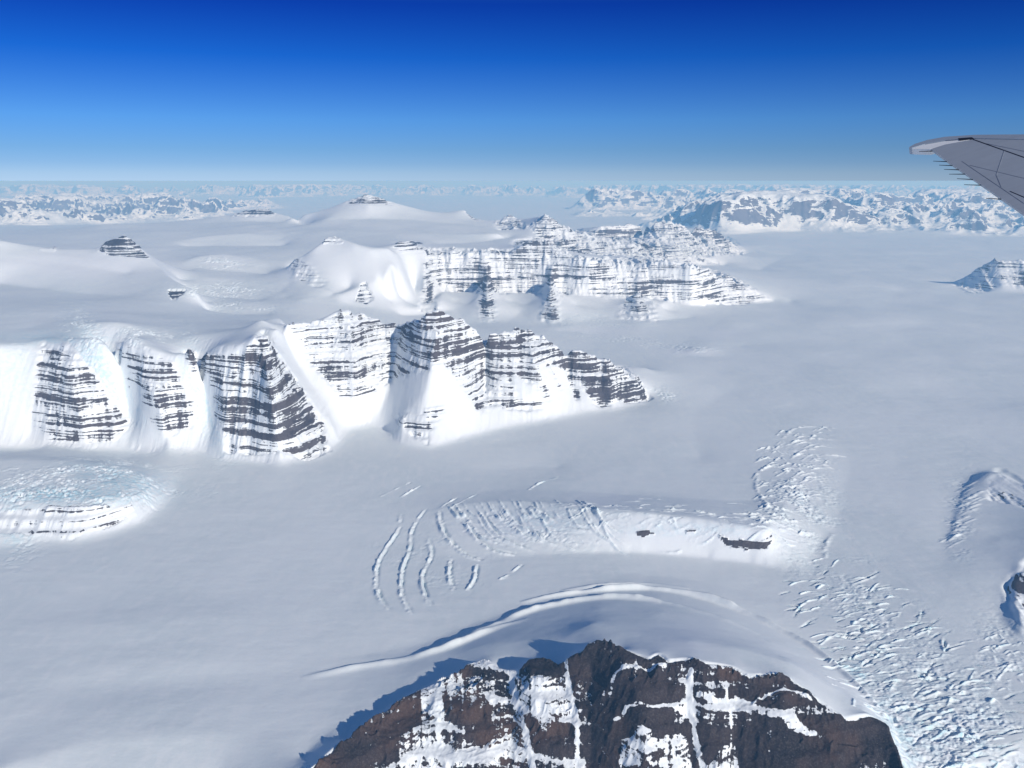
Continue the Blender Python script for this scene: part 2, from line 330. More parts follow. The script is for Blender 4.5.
# second row
rock([(424, 248), (513, 249), (532, 238), (550, 239), (575, 256), (650, 260), (695, 263), (740, 279), (770, 298), (740, 305), (700, 306), (650, 298), (600, 296), (560, 293), (440, 291), (432, 270)], 25, 38, .48, 70)
rock([(392, 241), (424, 241), (430, 252), (395, 250)], 25, 36, .7, 25)
rock([(514, 240), (556, 238), (562, 252), (510, 256)], 25, 38, .68, 25)
for x, t, b, w in ((428, 262, 314, 10), (487, 264, 322, 10), (551, 264, 323, 10), (638, 280, 320, 21)):
    rock([(x - w * .35, t), (x + w * .35, t), (x + w, b), (x - w, b)], 20, 34, .70, 20)
rock([(690, 290), (740, 282), (772, 299), (740, 306)], 25, 38, .6, 40)
rock([(288, 266), (298, 256), (308, 262), (326, 282), (318, 288), (300, 282)], 22, 32, .52, 20)
rock([(232, 217), (238, 211), (256, 206), (270, 208), (278, 216)], 32, 60, .85, 30)
rock([(346, 204), (356, 190), (380, 190), (391, 205)], 28, 45, .72, 20)
rock([(495, 222), (508, 213), (522, 220), (528, 228), (498, 230)], 28, 48, .6, 40)
rock([(528, 226), (545, 214), (575, 228), (640, 244), (690, 254), (725, 263), (650, 260), (575, 253), (540, 240)], 28, 56, .60, 60)
rock([(585, 232), (640, 220), (655, 216), (705, 225), (725, 232), (748, 254), (700, 256), (640, 250)], 36, 66, .62, 70)

def soft(A, k, n=2):
    for _ in range(n):
        for ax in (0, 1):
            c = np.cumsum(np.pad(A, [(k + 1, k) if a == ax else (0, 0) for a in (0, 1)], mode='edge'), axis=ax, dtype=np.float64)
            A = ((np.take(c, range(2 * k + 1, c.shape[ax]), ax) - np.take(c, range(0, c.shape[ax] - 2 * k - 1), ax)) / (2 * k + 1)).astype(np.float32)
    return A
hard = ROCK.copy(); kk = max(1, int(2 * Q))
ROCK = np.where(FGM, hard * .5 + .5 * soft(hard, max(1, int(2 * Q))), soft(hard, kk)); ROCK[(hard < .05) & (RR < 8000)] = 0
AMP = soft(AMP, kk)
# ice step slivers
for p in ([(712, 534), (730, 538), (750, 541), (762, 541), (770, 533), (773, 540), (766, 549), (745, 551), (728, 545)], [(638, 531), (650, 530), (656, 534), (646, 538), (639, 536)], [(683, 530), (694, 530), (692, 534), (684, 534)]):
    rock(p, 7, 12, .95, 6)
rock([(322, 242), (333, 230), (344, 242)], 22, 32, .72, 15)
rock([(355, 303), (361, 285), (366, 284), (374, 299), (366, 306)], 20, 30, .72, 20)
rock([(40, 249), (56, 247), (54, 251), (42, 251)], 22, 31, .7, 5)
rock([(168, 292), (185, 291), (184, 296), (172, 302)], 18, 27, .72, 10)
rock([(-30, 512), (14, 509), (50, 505), (90, 508), (132, 499), (139, 514), (112, 525), (70, 541), (42, 535), (-30, 530)], 8, 12, .58, 14)
rock([(462, 209), (466, 208), (478, 221), (472, 220)], 28, 45, .8, 20)
rock([(96, 250), (122, 229), (132, 238), (150, 258), (105, 254)], 22, 31, .72, 20)
# far ranges: ridged relief in belts; each belt starts along its foot line
def belt(foot, x0, x1, r1, amp, scl, dens, seed, rise=2.5):
    global Zs
    fx = [q[0] for q in foot]; fy = [q[1] for q in foot]
    wob = 3.0 * fbm(X, Y, scl * .8, 3, .5, seed + 1)
    e = sstep(0, rise, np.interp(PX, fx, fy) + wob - PY0)
    e = e * sstep(x0, x0 + 30, PX) * (1 - sstep(x1 - 30, x1, PX)) * (1 - sstep(r1 * .9, r1, RR / 1000)) * (RR > 66000)
    n = ridged(X, Y, scl, 6, .55, seed) * 1.25 - .42 + .45 * fbm(X, Y, scl * 2.2, 2, .5, seed + 3)
    n = np.clip(n, 0, 1.3); n = .55 * sstep(.12, .75, n) + .45 * n ** .75
    Zs += e * n * amp
    ROCK[(e * n > .06)] = dens
PY0 = PY.copy()
belt([(560, 214), (600, 222), (640, 232), (720, 236), (800, 234), (900, 236), (1024, 236), (1200, 238)], 565, 2200, 150, 3000, 15000, .66, 8)
belt([(-300, 228), (0, 228), (70, 226), (140, 224), (190, 221), (240, 213), (300, 206), (400, 200)], -1500, 300, 150, 2300, 9000, .80, 9)
belt([(-300, 196), (0, 196), (280, 197), (400, 197), (700, 197), (1100, 196)], -1500, 2500, 330, 3000, 11000, .9, 12, 1.2)
crag = sstep(.1, .5, ROCK)

# ------------------------------------------------------------------ relief
wf = sstep(17000, 30000, RR); Zsm = samp(Hss, AZ, LR) * (1 - wf) + samp(Hsf, AZ, LR) * wf; Zsm[far] = 0
fars = RR > 66000
rk = np.clip(ROCK * 2.2, 0, 1)
rkb = np.where(fars, 1, 0)
# snow slopes are rounder than rock
fgd = sstep(0, .03, LR - CL)
stepz = (PX > 430) & (PX < 800) & (RR > 8300) & (RR < 10500)
sm_ = np.where(stepz, .15, .65)
Z = np.where(fars, Zs, Zs * (1 - sm_ + sm_ * rk) + Zsm * sm_ * (1 - rk))
keep = np.exp(-((LR - CL) / .02) ** 2); Z = Z * (1 - keep) + Zs * keep
Z += AMP * (ridged(X, Y, 420, 5, .6, 1) - .45) * 1.3
bt = sum(h * np.exp(-((PX - c) / w_) ** 2) for c, w_, h in ((645, 34, 130), (790, 40, 120), (545, 20, 60), (470, 32, 80), (870, 18, 50), (690, 9, -60), (735, 8, -50), (590, 9, -50), (511, 8, -40)))
arc = AZ * RR
Z += (1 - FGM) * AMP * (ridged(arc, RR * .12, 620, 3, .5, 52) - .5) * 2.2
Z += (1 - FGM) * AMP * (ridged(arc, RR * .22, 260, 4, .55, 51) - .5) * 2.0
Z += FGM * np.clip(ridged(arc, RR * .5, 46, 3, .6, 71) - .35, 0, 1) * 26 * np.exp(-np.abs(LR - CL) / .012)
Z += FGM * bt * sstep(0, .045, CL - LR)
Z += FGM * (ridged(X, Y, 700, 5, .55, 21) - .55) * 90 * sstep(0, .03, CL - LR)
lo = fbm(X, Y, 4200, 3, .5, 2)
Z += (1 - rk) * (lo * np.clip(RR / 9000, .5, 2.5) * 30 + fbm(X, Y, 420, 3, .5, 7) * 3.2)
# wind-drift dunes on the snowfields
Z += (1 - rk) * fbm(X * .35 + Y * .1, Y * 1.3, 160, 3, .5, 17) * 1.2

# fluted snow on the steep open slopes
SL = np.hypot(np.gradient(Zsm, axis=0) / np.gradient(RR, axis=0), np.gradient(Zsm, axis=1) / (np.gradient(AZ, axis=1) * RR))
Z += (1 - rk) * sstep(.35, .7, SL) * (RR > 10500) * (RR < 20000) * (ridged(arc, RR * .1, 150, 4, .6, 81) - .5) * 18
# ice lips and crevasses, traced as curves on the land
BLUE = np.zeros(X.shape, np.float32); CREV = np.zeros(X.shape, np.float32)
def curve(pts, w_near, w_far, h, z=0, groove=False, blue=0, taper=True):
    global Z
    P_ = []
    for a, b in pts:
        az, l = polar(a, b, z); r = math.exp(l); P_.append((r * math.sin(az), r * math.cos(az)))
    # smooth curve through the points
    Q_ = []
    n = len(P_)
    for i in range(n - 1):
        p0 = P_[max(i - 1, 0)]; p1 = P_[i]; p2_ = P_[i + 1]; p3 = P_[min(i + 2, n - 1)]
        for k in range(5):
            t = k / 5
            Q_.append(tuple(.5 * (2 * p1[j] + (p2_[j] - p0[j]) * t + (2 * p0[j] - 5 * p1[j] + 4 * p2_[j] - p3[j]) * t * t + (3 * p1[j] - p0[j] - 3 * p2_[j] + p3[j]) * t ** 3) for j in (0, 1)))
    Q_.append(P_[-1])
    W = max(w_near, w_far) * 3
    xs = [q[0] for q in Q_]; ys = [q[1] for q in Q_]
    rs = [math.hypot(*q) for q in Q_]; as_ = [math.atan2(*q) for q in Q_]
    r0 = np.searchsorted(lrs, ln(min(rs) - W)); r1 = np.searchsorted(lrs, ln(max(rs) + W))
    c0 = np.searchsorted(azs, min(as_) - W / min(rs)); c1 = np.searchsorted(azs, max(as_) + W / min(rs))
    if r1 <= r0 or c1 <= c0: return
    x = X[r0:r1, c0:c1]; y = Y[r0:r1, c0:c1]
    best = np.full(x.shape, 1e9); sg = np.zeros(x.shape); tt = np.zeros(x.shape)
    m = len(Q_) - 1
    for i in range(m):
        ax, ay = Q_[i]; bx, by = Q_[i + 1]; dx, dy = bx - ax, by - ay; q = dx * dx + dy * dy + 1e-6
        t = np.clip(((x - ax) * dx + (y - ay) * dy) / q, 0, 1)
        ex = x - ax - t * dx; ey = y - ay - t * dy; d = np.hypot(ex, ey)
        k = d < best; best[k] = d[k]; sg[k] = (ex * x + ey * y)[k]; tt[k] = ((i + t) / m)[k]
    tp = np.sqrt(np.clip(4 * tt * (1 - tt), 0, 1)) if taper else 1
    if w_near > 200: tp = tp ** 4
    elif w_near > 40: tp = tp ** 1.6
    w = np.where(sg < 0, w_near, w_far)
    prof = np.exp(-(best / w) ** 2 * 1.2) * tp
    if 40 < w_near < 200: prof = prof * np.clip(.8 + .9 * fbm(x, y, 520, 4, .55, 63), .15, 1.4)
    if w_near < 40: prof = prof * np.clip(.75 + 1.5 * fbm(x, y, 110, 3, .6, 61), 0, 1.4)
    Z[r0:r1, c0:c1] += h * prof
    if blue:
        BLUE[r0:r1, c0:c1] = np.maximum(BLUE[r0:r1, c0:c1], prof * blue)
# two lips of the moat round the foreground mountain
curve([(300, 672), (350, 662), (400, 655), (450, 645), (485, 630), (515, 615), (550, 606), (600, 600), (640, 604), (680, 614), (720, 628), (760, 645)], 60, 32, 52, 60, taper=True)
curve([(520, 600), (550, 594), (590, 590), (640, 588), (690, 595), (735, 609), (780, 629), (820, 652), (858, 685), (885, 715), (905, 760)], 42, 28, 60, 40)
curve([(425, 652), (470, 640), (500, 628), (530, 622)], 50, 30, 26, 60)
curve([(560, 590), (600, 584), (650, 583), (690, 588)], 50, 28, 22, 30)
curve([(-60, 700), (60, 690), (160, 684), (250, 680), (320, 678)], 280, 280, -22)
curve([(-60, 640), (60, 628), (200, 618), (330, 612)], 360, 360, 16)
# long crevasses west of the ice step
for p in ([(399, 516), (397, 530), (385, 548), (376, 565), (375, 585), (380, 600), (388, 609)], [(424, 512), (411, 530), (408, 550), (401, 570), (400, 590), (405, 605), (411, 614)],
          [(437, 515), (443, 535), (460, 552), (480, 560)], [(427, 540), (430, 555), (421, 575), (424, 595), (430, 605)], [(449, 560), (448, 575), (452, 590)], [(460, 515), (470, 535), (490, 550), (515, 555)],
          [(520, 565), (508, 575), (498, 580)], [(475, 565), (473, 580), (466, 590)], [(480, 520), (492, 535), (510, 545), (535, 552)], [(500, 515), (515, 530), (540, 543), (560, 548)],
          [(520, 512), (540, 525), (560, 535), (585, 541)], [(380, 497), (395, 490), (408, 484)], [(400, 498), (418, 488)], [(440, 512), (455, 503)], [(450, 514), (475, 500)], [(528, 496), (540, 487), (558, 480)]):
    h = random.uniform(20, 30)
    curve(p, 24, 15, h)
    curve([(a + 3, b - 1) for a, b in p], 16, 16, -h * .9, blue=.35)
# ribs between them
for i in range(46):
    t = random.random(); x0 = 450 + t * 150 + random.uniform(-6, 6); y0 = 512 + random.uniform(-6, 8) + t * 6
    Lg = random.uniform(16, 38)
    p = [(x0, y0), (x0 + Lg * .25, y0 + Lg * .38), (x0 + Lg * .6, y0 + Lg * .66), (x0 + Lg * 1.1, y0 + Lg * .82)]
    curve(p, random.uniform(11, 18), 11, random.uniform(9, 17), blue=.25)
for i in range(150):
    x0 = random.uniform(560, 790); y0 = random.gauss(528 + (x0 - 600) * .05, 8); Lg = random.uniform(5, 16); th = random.gauss(-.2, .35)
    curve([(x0 - Lg * math.cos(th), y0 - Lg * .4 * math.sin(-th)), (x0, y0 + random.uniform(-2, 2)), (x0 + Lg * math.cos(th), y0 + Lg * .4 * math.sin(-th))], random.uniform(9, 16), 10, random.uniform(5, 15) * random.choice((1, 1, -1)), 60, blue=.3)
# fan of crevasses north of the step's east end
for i in range(110):
    a = random.random(); yy = 428 + 118 * a; cx = 800 - 20 * a + random.uniform(-35, 38) * (1 - .35 * a)
    Lg = random.uniform(8, 26)
    curve([(cx - Lg * .5, yy + 3 + random.uniform(-1, 2)), (cx, yy - 1), (cx + Lg * .5, yy + random.uniform(-1, 2.5))], 17, 13, random.uniform(9, 17), blue=.15)
for p in ([(782, 440), (795, 429), (820, 427)], [(790, 444), (810, 439), (832, 440)], [(820, 455), (846, 456)], [(790, 452), (815, 450)], [(822, 468), (840, 470)], [(757, 480), (756, 495), (765, 512), (770, 525)], [(752, 485), (760, 475), (775, 468)], [(832, 535), (824, 548), (826, 558)]):
    curve(p, 30, 22, 14)
# big crevasse belt running out to the lower right
for i in range(560):
    t = random.random() ** .75
    cx = 815 + 175 * t + random.gauss(0, 16 + 42 * t); cy = 575 + 205 * t + random.gauss(0, 10 + 14 * t)
    Lg = random.uniform(4, 10 + 12 * t); th = random.gauss(.35, .35)
    dx, dy = math.cos(th) * Lg, -math.sin(th) * Lg * .6
    h = random.uniform(4, 14)
    curve([(cx - dx, cy - dy), (cx, cy - Lg * .12), (cx + dx, cy + dy)], random.uniform(6, 15), 9, h if random.random() < .42 else -h * 1.3, -20, blue=.7)
for p in ([(850, 585), (870, 578), (877, 573)], [(876, 590), (890, 587)], [(897, 618), (902, 607), (912, 604)], [(910, 632), (918, 620), (921, 612)], [(922, 645), (930, 628), (935, 622)], [(945, 655), (942, 640), (948, 632)], [(935, 660), (948, 650), (964, 645)],
          [(825, 632), (850, 634)], [(826, 637), (856, 640)], [(834, 650), (862, 646), (886, 654)], [(840, 658), (870, 663)], [(870, 675), (895, 672)]):
    curve(p, 14, 10, 11); curve([(a + 2, b - 2) for a, b in p], 12, 12, -13, blue=.6)
for i in range(26):
    t = random.random(); cx = 960 + 12 * math.sin(t * 5) + random.uniform(-7, 7); cy = 480 + 75 * t
    curve([(cx - 8, cy + 4), (cx, cy), (cx + 9, cy - 3)], 18, 14, random.uniform(4, 9))
for i in range(30):
    cx = random.uniform(985, 1024); cy = 640 + random.uniform(-15, 60); Lg = random.uniform(4, 10)
    curve([(cx - Lg, cy + 2), (cx, cy - 1), (cx + Lg * .7, cy + 3)], 10, 10, random.uniform(4, 9), blue=.3)

# crevassed-ice intensity for finer relief
def blob(px, py, rx, ry, v, rot=0):
    global CREV
    c, s = math.cos(rot), math.sin(rot); dx = PX - px; dy = PY - py
    e = ((dx * c + dy * s) / rx) ** 2 + ((-dx * s + dy * c) / ry) ** 2
    CREV = np.maximum(CREV, v * np.exp(-e * 1.1) * (ROCK < .1))
for b in ((540, 528, 90, 20, .4, .05), (800, 505, 32, 52, .7, -.1), (690, 535, 110, 14, .12, 0), (900, 640, 120, 32, .5, .85), (965, 735, 90, 50, 1.0, .5), (905, 735, 30, 70, 1.0, -.3), (430, 560, 60, 40, .2, 0), (960, 520, 14, 45, .4, 0), (1005, 660, 30, 50, .5, 0),
          (225, 263, 32, 7, .8, 0), (220, 290, 45, 10, .8, 0), (245, 310, 40, 6, .7, 0), (80, 478, 85, 20, 1.1, 0), (60, 494, 100, 9, 1.6, 0), (145, 490, 12, 25, 1.3, 0), (100, 370, 20, 60, 1.3, -.45), (150, 410, 30, 40, 1.0, -.5), (205, 400, 16, 55, 1.3, -.3), (275, 350, 8, 30, .3, -.4), (600, 320, 60, 8, .3, 0), (690, 350, 25, 7, .6, 0), (660, 395, 20, 7, .6, 0), (140, 335, 50, 9, .6, .2), (10, 380, 28, 40, .35, 0), (15, 520, 25, 40, .7, 0), (620, 340, 50, 6, .4, .1)):
    blob(*b)
CREV *= np.clip(.45 + 1.3 * fbm(X, Y, 260, 3, .5, 33), 0, 1)
Z += CREV * (np.abs(fbm(X, Y, 75, 4, .6, 31)) * -2 + .5) * 40 * np.clip(RR / 12000, .55, 2)
BLUE = np.maximum(BLUE, CREV * .45)
for b in ((100, 370, 20, 55, .7, -.45), (205, 395, 16, 55, .6, -.3), (120, 480, 50, 18, .8, .2), (60, 494, 95, 9, 1.0, 0), (55, 337, 60, 7, .6, 0), (900, 735, 22, 60, .6, -.3), (15, 370, 20, 40, .3, 0), (15, 520, 20, 30, .6, 0), (858, 672, 12, 8, .9, .5), (540, 522, 60, 14, .35, 0), (690, 528, 90, 8, .3, 0)):
    e_ = ((PX - b[0]) * math.cos(b[5]) + (PY - b[1]) * math.sin(b[5])) / b[2]; f_ = (-(PX - b[0]) * math.sin(b[5]) + (PY - b[1]) * math.cos(b[5])) / b[3]
    BLUE = np.maximum(BLUE, b[4] * np.exp(-(e_ ** 2 + f_ ** 2)) * (ROCK < .1))
LIT_TONE = np.maximum(CREV, .5 * sstep(.0, .3, soft(ROCK, 22)) * (RR < 60000))  # sunlit look of slopes, step and crevassed ice, put into the snow colour
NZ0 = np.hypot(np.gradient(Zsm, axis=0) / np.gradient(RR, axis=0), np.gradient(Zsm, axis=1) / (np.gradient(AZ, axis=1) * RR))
LIT_TONE = np.maximum(LIT_TONE, sstep(.10, .55, NZ0) * .6)
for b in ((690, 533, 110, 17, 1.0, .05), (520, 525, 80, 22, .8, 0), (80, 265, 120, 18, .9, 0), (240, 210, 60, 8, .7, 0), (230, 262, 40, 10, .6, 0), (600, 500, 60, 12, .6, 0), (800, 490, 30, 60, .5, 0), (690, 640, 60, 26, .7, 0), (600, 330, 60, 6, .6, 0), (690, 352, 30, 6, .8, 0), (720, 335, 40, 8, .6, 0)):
    LIT_TONE = np.maximum(LIT_TONE, b[4] * np.exp(-(((PX - b[0]) / b[2]) ** 2 + ((PY - b[1]) / b[3]) ** 2)))
# strata benches in the rock
per = 95.0
ph = (Z + 30 * fbm(X, Y, 1500, 2, .5, 41)) / per; fr_ = ph - np.floor(ph)
Z += rk * (RR < 66000) * (sstep(.25, .85, fr_) - fr_) * per * .55

# ------------------------------------------------------------------ split the land into its mountains
ID = np.zeros(X.shape, np.int16)
REG = []
def region(poly, r0, r1, name, label, **kw):
    REG.append((name, label, kw)); k = len(REG)
    if poly is None: m = kw['mask']
    else: m = inpoly(poly)
    ID[m & (RR > r0 * 1000) & (RR < r1 * 1000)] = k
S = 'structure'
region([(-400, 640), (-400, 225), (0, 232), (124, 228), (145, 250), (200, 290), (180, 298), (60, 288), (-400, 283)], 19, 33, 'snow_ridge', 'long smooth white snow ridge at the left with a small banded pyramid summit')
region([(-400, 430), (-400, 330), (20, 335), (68, 328), (90, 340), (128, 400), (155, 452), (60, 452), (0, 450)], 11.5, 15.6, 'cliff_mountain', 'leftmost banded cliff of the front row with slanting dark strata and a rounded ice cap')
region([(68, 328), (130, 326), (172, 350), (184, 348), (200, 380), (218, 455), (155, 452), (128, 400), (90, 340)], 11.5, 15.6, 'cliff_mountain', 'narrow banded cliff held between two pale blue icefalls in the front row')
region([(184, 348), (264, 320), (290, 350), (345, 415), (350, 430), (335, 462), (218, 462), (200, 380)], 11.5, 15.6, 'cliff_mountain', 'triangular dark banded buttress with a sharp shaded edge beside a smooth snow ramp')
region([(264, 318), (345, 300), (440, 300), (540, 320), (600, 345), (660, 395), (650, 402), (400, 452), (350, 430), (345, 415), (290, 350)], 11.8, 19.5, 'cliff_mountain', 'long striped double-peaked ridge tapering right down to the glacier')
region([(-200, 452), (60, 450), (150, 458), (168, 500), (140, 528), (60, 545), (-200, 560)], 7, 12.4, 'ice_shelf_mountain', 'low crevassed ice dome over thin rock bands at the left edge')
region(None, 2.5, 9, 'foreground_mountain', 'dark brown rocky mountain with snow patches at the bottom of the view, nearest of all', mask=(LR < CL + .035) & (LR > ln(4000)) & (AZ > cra.min()) & (AZ < cra.max()))
region([(555, 512), (600, 506), (700, 512), (775, 515), (800, 560), (750, 566), (600, 556), (555, 550)], 7, 12, 'rock_outcrop', 'bright ice step in the glacier with thin black rock slivers')
region([(940, 562), (955, 500), (992, 462), (1024, 470), (1200, 440), (1200, 660), (1000, 640)], 6, 14, 'shaded_hill', 'blue-grey shaded hill with dark rock at the right edge')
region([(940, 290), (993, 250), (1200, 250), (1200, 300), (960, 292)], 28, 42, 'pyramid_mountain', 'lone banded block mountain with dark left face at the right edge')
region([(284, 302), (286, 260), (333, 228), (395, 243), (398, 275), (380, 310), (345, 308)], 21, 33, 'snow_hill', 'pointed white snow hill with a few rock bands on its left flank')
region([(390, 238), (560, 236), (600, 258), (700, 262), (780, 300), (780, 304), (690, 322), (460, 326), (385, 322), (398, 275)], 20, 36, 'cliff_mountain', 'middle row wall of banded cliffs with pointed buttresses standing in snow')
region([(230, 219), (232, 212), (256, 204), (272, 206), (280, 217)], 32, 60, 'rock_outcrop', 'small black rock summit poking from snow left of the highest peak')
region([(280, 222), (368, 185), (445, 213), (478, 222), (490, 230), (280, 232)], 28, 46, 'snow_peak', 'highest white cone with a dark layered cap near the horizon')
region([(488, 230), (510, 210), (545, 210), (700, 250), (730, 264), (600, 256), (530, 236)], 28, 58, 'layered_mountain', 'layered ridge directly behind the middle cliff wall sloping down to the right')
region([(575, 232), (655, 212), (722, 228), (752, 256), (700, 258), (600, 250)], 44, 66, 'layered_mountain', 'hazy flat-topped layered ridge between the middle cliffs and the far range')
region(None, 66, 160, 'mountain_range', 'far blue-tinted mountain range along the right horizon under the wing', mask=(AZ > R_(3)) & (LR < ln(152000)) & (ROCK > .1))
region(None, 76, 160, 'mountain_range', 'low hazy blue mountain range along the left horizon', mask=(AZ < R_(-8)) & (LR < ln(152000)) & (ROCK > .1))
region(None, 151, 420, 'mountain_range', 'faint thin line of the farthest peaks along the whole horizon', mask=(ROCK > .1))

# normals of the whole land, so the pieces meet without a seam
def grad():
    dxa = np.gradient(X, axis=1); dya = np.gradient(Y, axis=1); dza = np.gradient(Z, axis=1)
    dxr = np.gradient(X, axis=0); dyr = np.gradient(Y, axis=0); dzr = np.gradient(Z, axis=0)
    nx = dya * dzr - dza * dyr; ny = dza * dxr - dxa * dzr; nz = dxa * dyr - dya * dxr
    l = np.sqrt(nx * nx + ny * ny + nz * nz); s = np.sign(nz)
    return np.stack([nx * s / l, ny * s / l, nz * s / l], -1)
NRM = grad()
nr, nc = X.shape
FID = ID[:-1, :-1]
def mesh_from(name, faces_mask):
    r, c = np.nonzero(faces_mask)
    if len(r) == 0: return None
    a = r * nc + c
    quads = np.stack([a, a + 1, a + nc + 1, a + nc], 1)
    used, inv = np.unique(quads.ravel(), return_inverse=True)
    me = bpy.data.meshes.new(name)
    me.vertices.add(len(used)); me.loops.add(len(inv)); me.polygons.add(len(quads))
    co = np.stack([X.ravel()[used], Y.ravel()[used], Z.ravel()[used]], 1).astype(np.float32)
    me.vertices.foreach_set('co', co.ravel())
    me.loops.foreach_set('vertex_index', inv.astype(np.int32).ravel())
    me.polygons.foreach_set('loop_start', np.arange(0, len(inv), 4, dtype=np.int32))
    me.polygons.foreach_set('loop_total', np.full(len(quads), 4, np.int32))
    me.update(calc_edges=True)
    me.polygons.foreach_set('use_smooth', np.ones(len(quads), bool))
    for nm, A in (('rock', ROCK), ('ice', BLUE), ('lit_tone', LIT_TONE)):
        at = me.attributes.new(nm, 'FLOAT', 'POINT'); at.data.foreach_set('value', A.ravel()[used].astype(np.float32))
    me.normals_split_custom_set_from_vertices(NRM.reshape(-1, 3)[used])
    ob = bpy.data.objects.new(name, me); col.objects.link(ob)
    return ob

# ------------------------------------------------------------------ materials
class NT:
    def __init__(s, nt): s.t = nt
    def n(s, ty, ins=None, **kw):
        nd = s.t.nodes.new(ty)
        for k, v in kw.items(): setattr(nd, k, v)
        for k, v in (ins or {}).items():
            if isinstance(v, bpy.types.NodeSocket): s.t.links.new(v, nd.inputs[k])
            else: nd.inputs[k].default_value = v
        return nd
    def m(s, op, a, b=0.0, c=None, clamp=False):
        ins = {0: a, 1: b}
        if c is not None: ins[2] = c
        return s.n('ShaderNodeMath', ins, operation=op, use_clamp=clamp).outputs[0]
    def vm(s, op, a, b): return s.n('ShaderNodeVectorMath', {0: a, 1: b}, operation=op).outputs[0]
    def noise(s, v, scale, det=4, rough=.55): return s.n('ShaderNodeTexNoise', {'Vector': v, 'Scale': scale, 'Detail': det, 'Roughness': rough}).outputs[0]
    def mr(s, v, a, b, c=0.0, d=1.0, smooth=True):
        return s.n('ShaderNodeMapRange', {0: v, 1: a, 2: b, 3: c, 4: d}, interpolation_type='SMOOTHSTEP' if smooth else 'LINEAR').outputs[0]
    def mix(s, f, a, b):
        return s.n('ShaderNodeMix', {0: f, 6: a, 7: b}, data_type='RGBA').outputs[2]
def newmat(name):
    m = bpy.data.materials.new(name); m.use_nodes = True; t = m.node_tree; t.nodes.clear(); return m, NT(t)

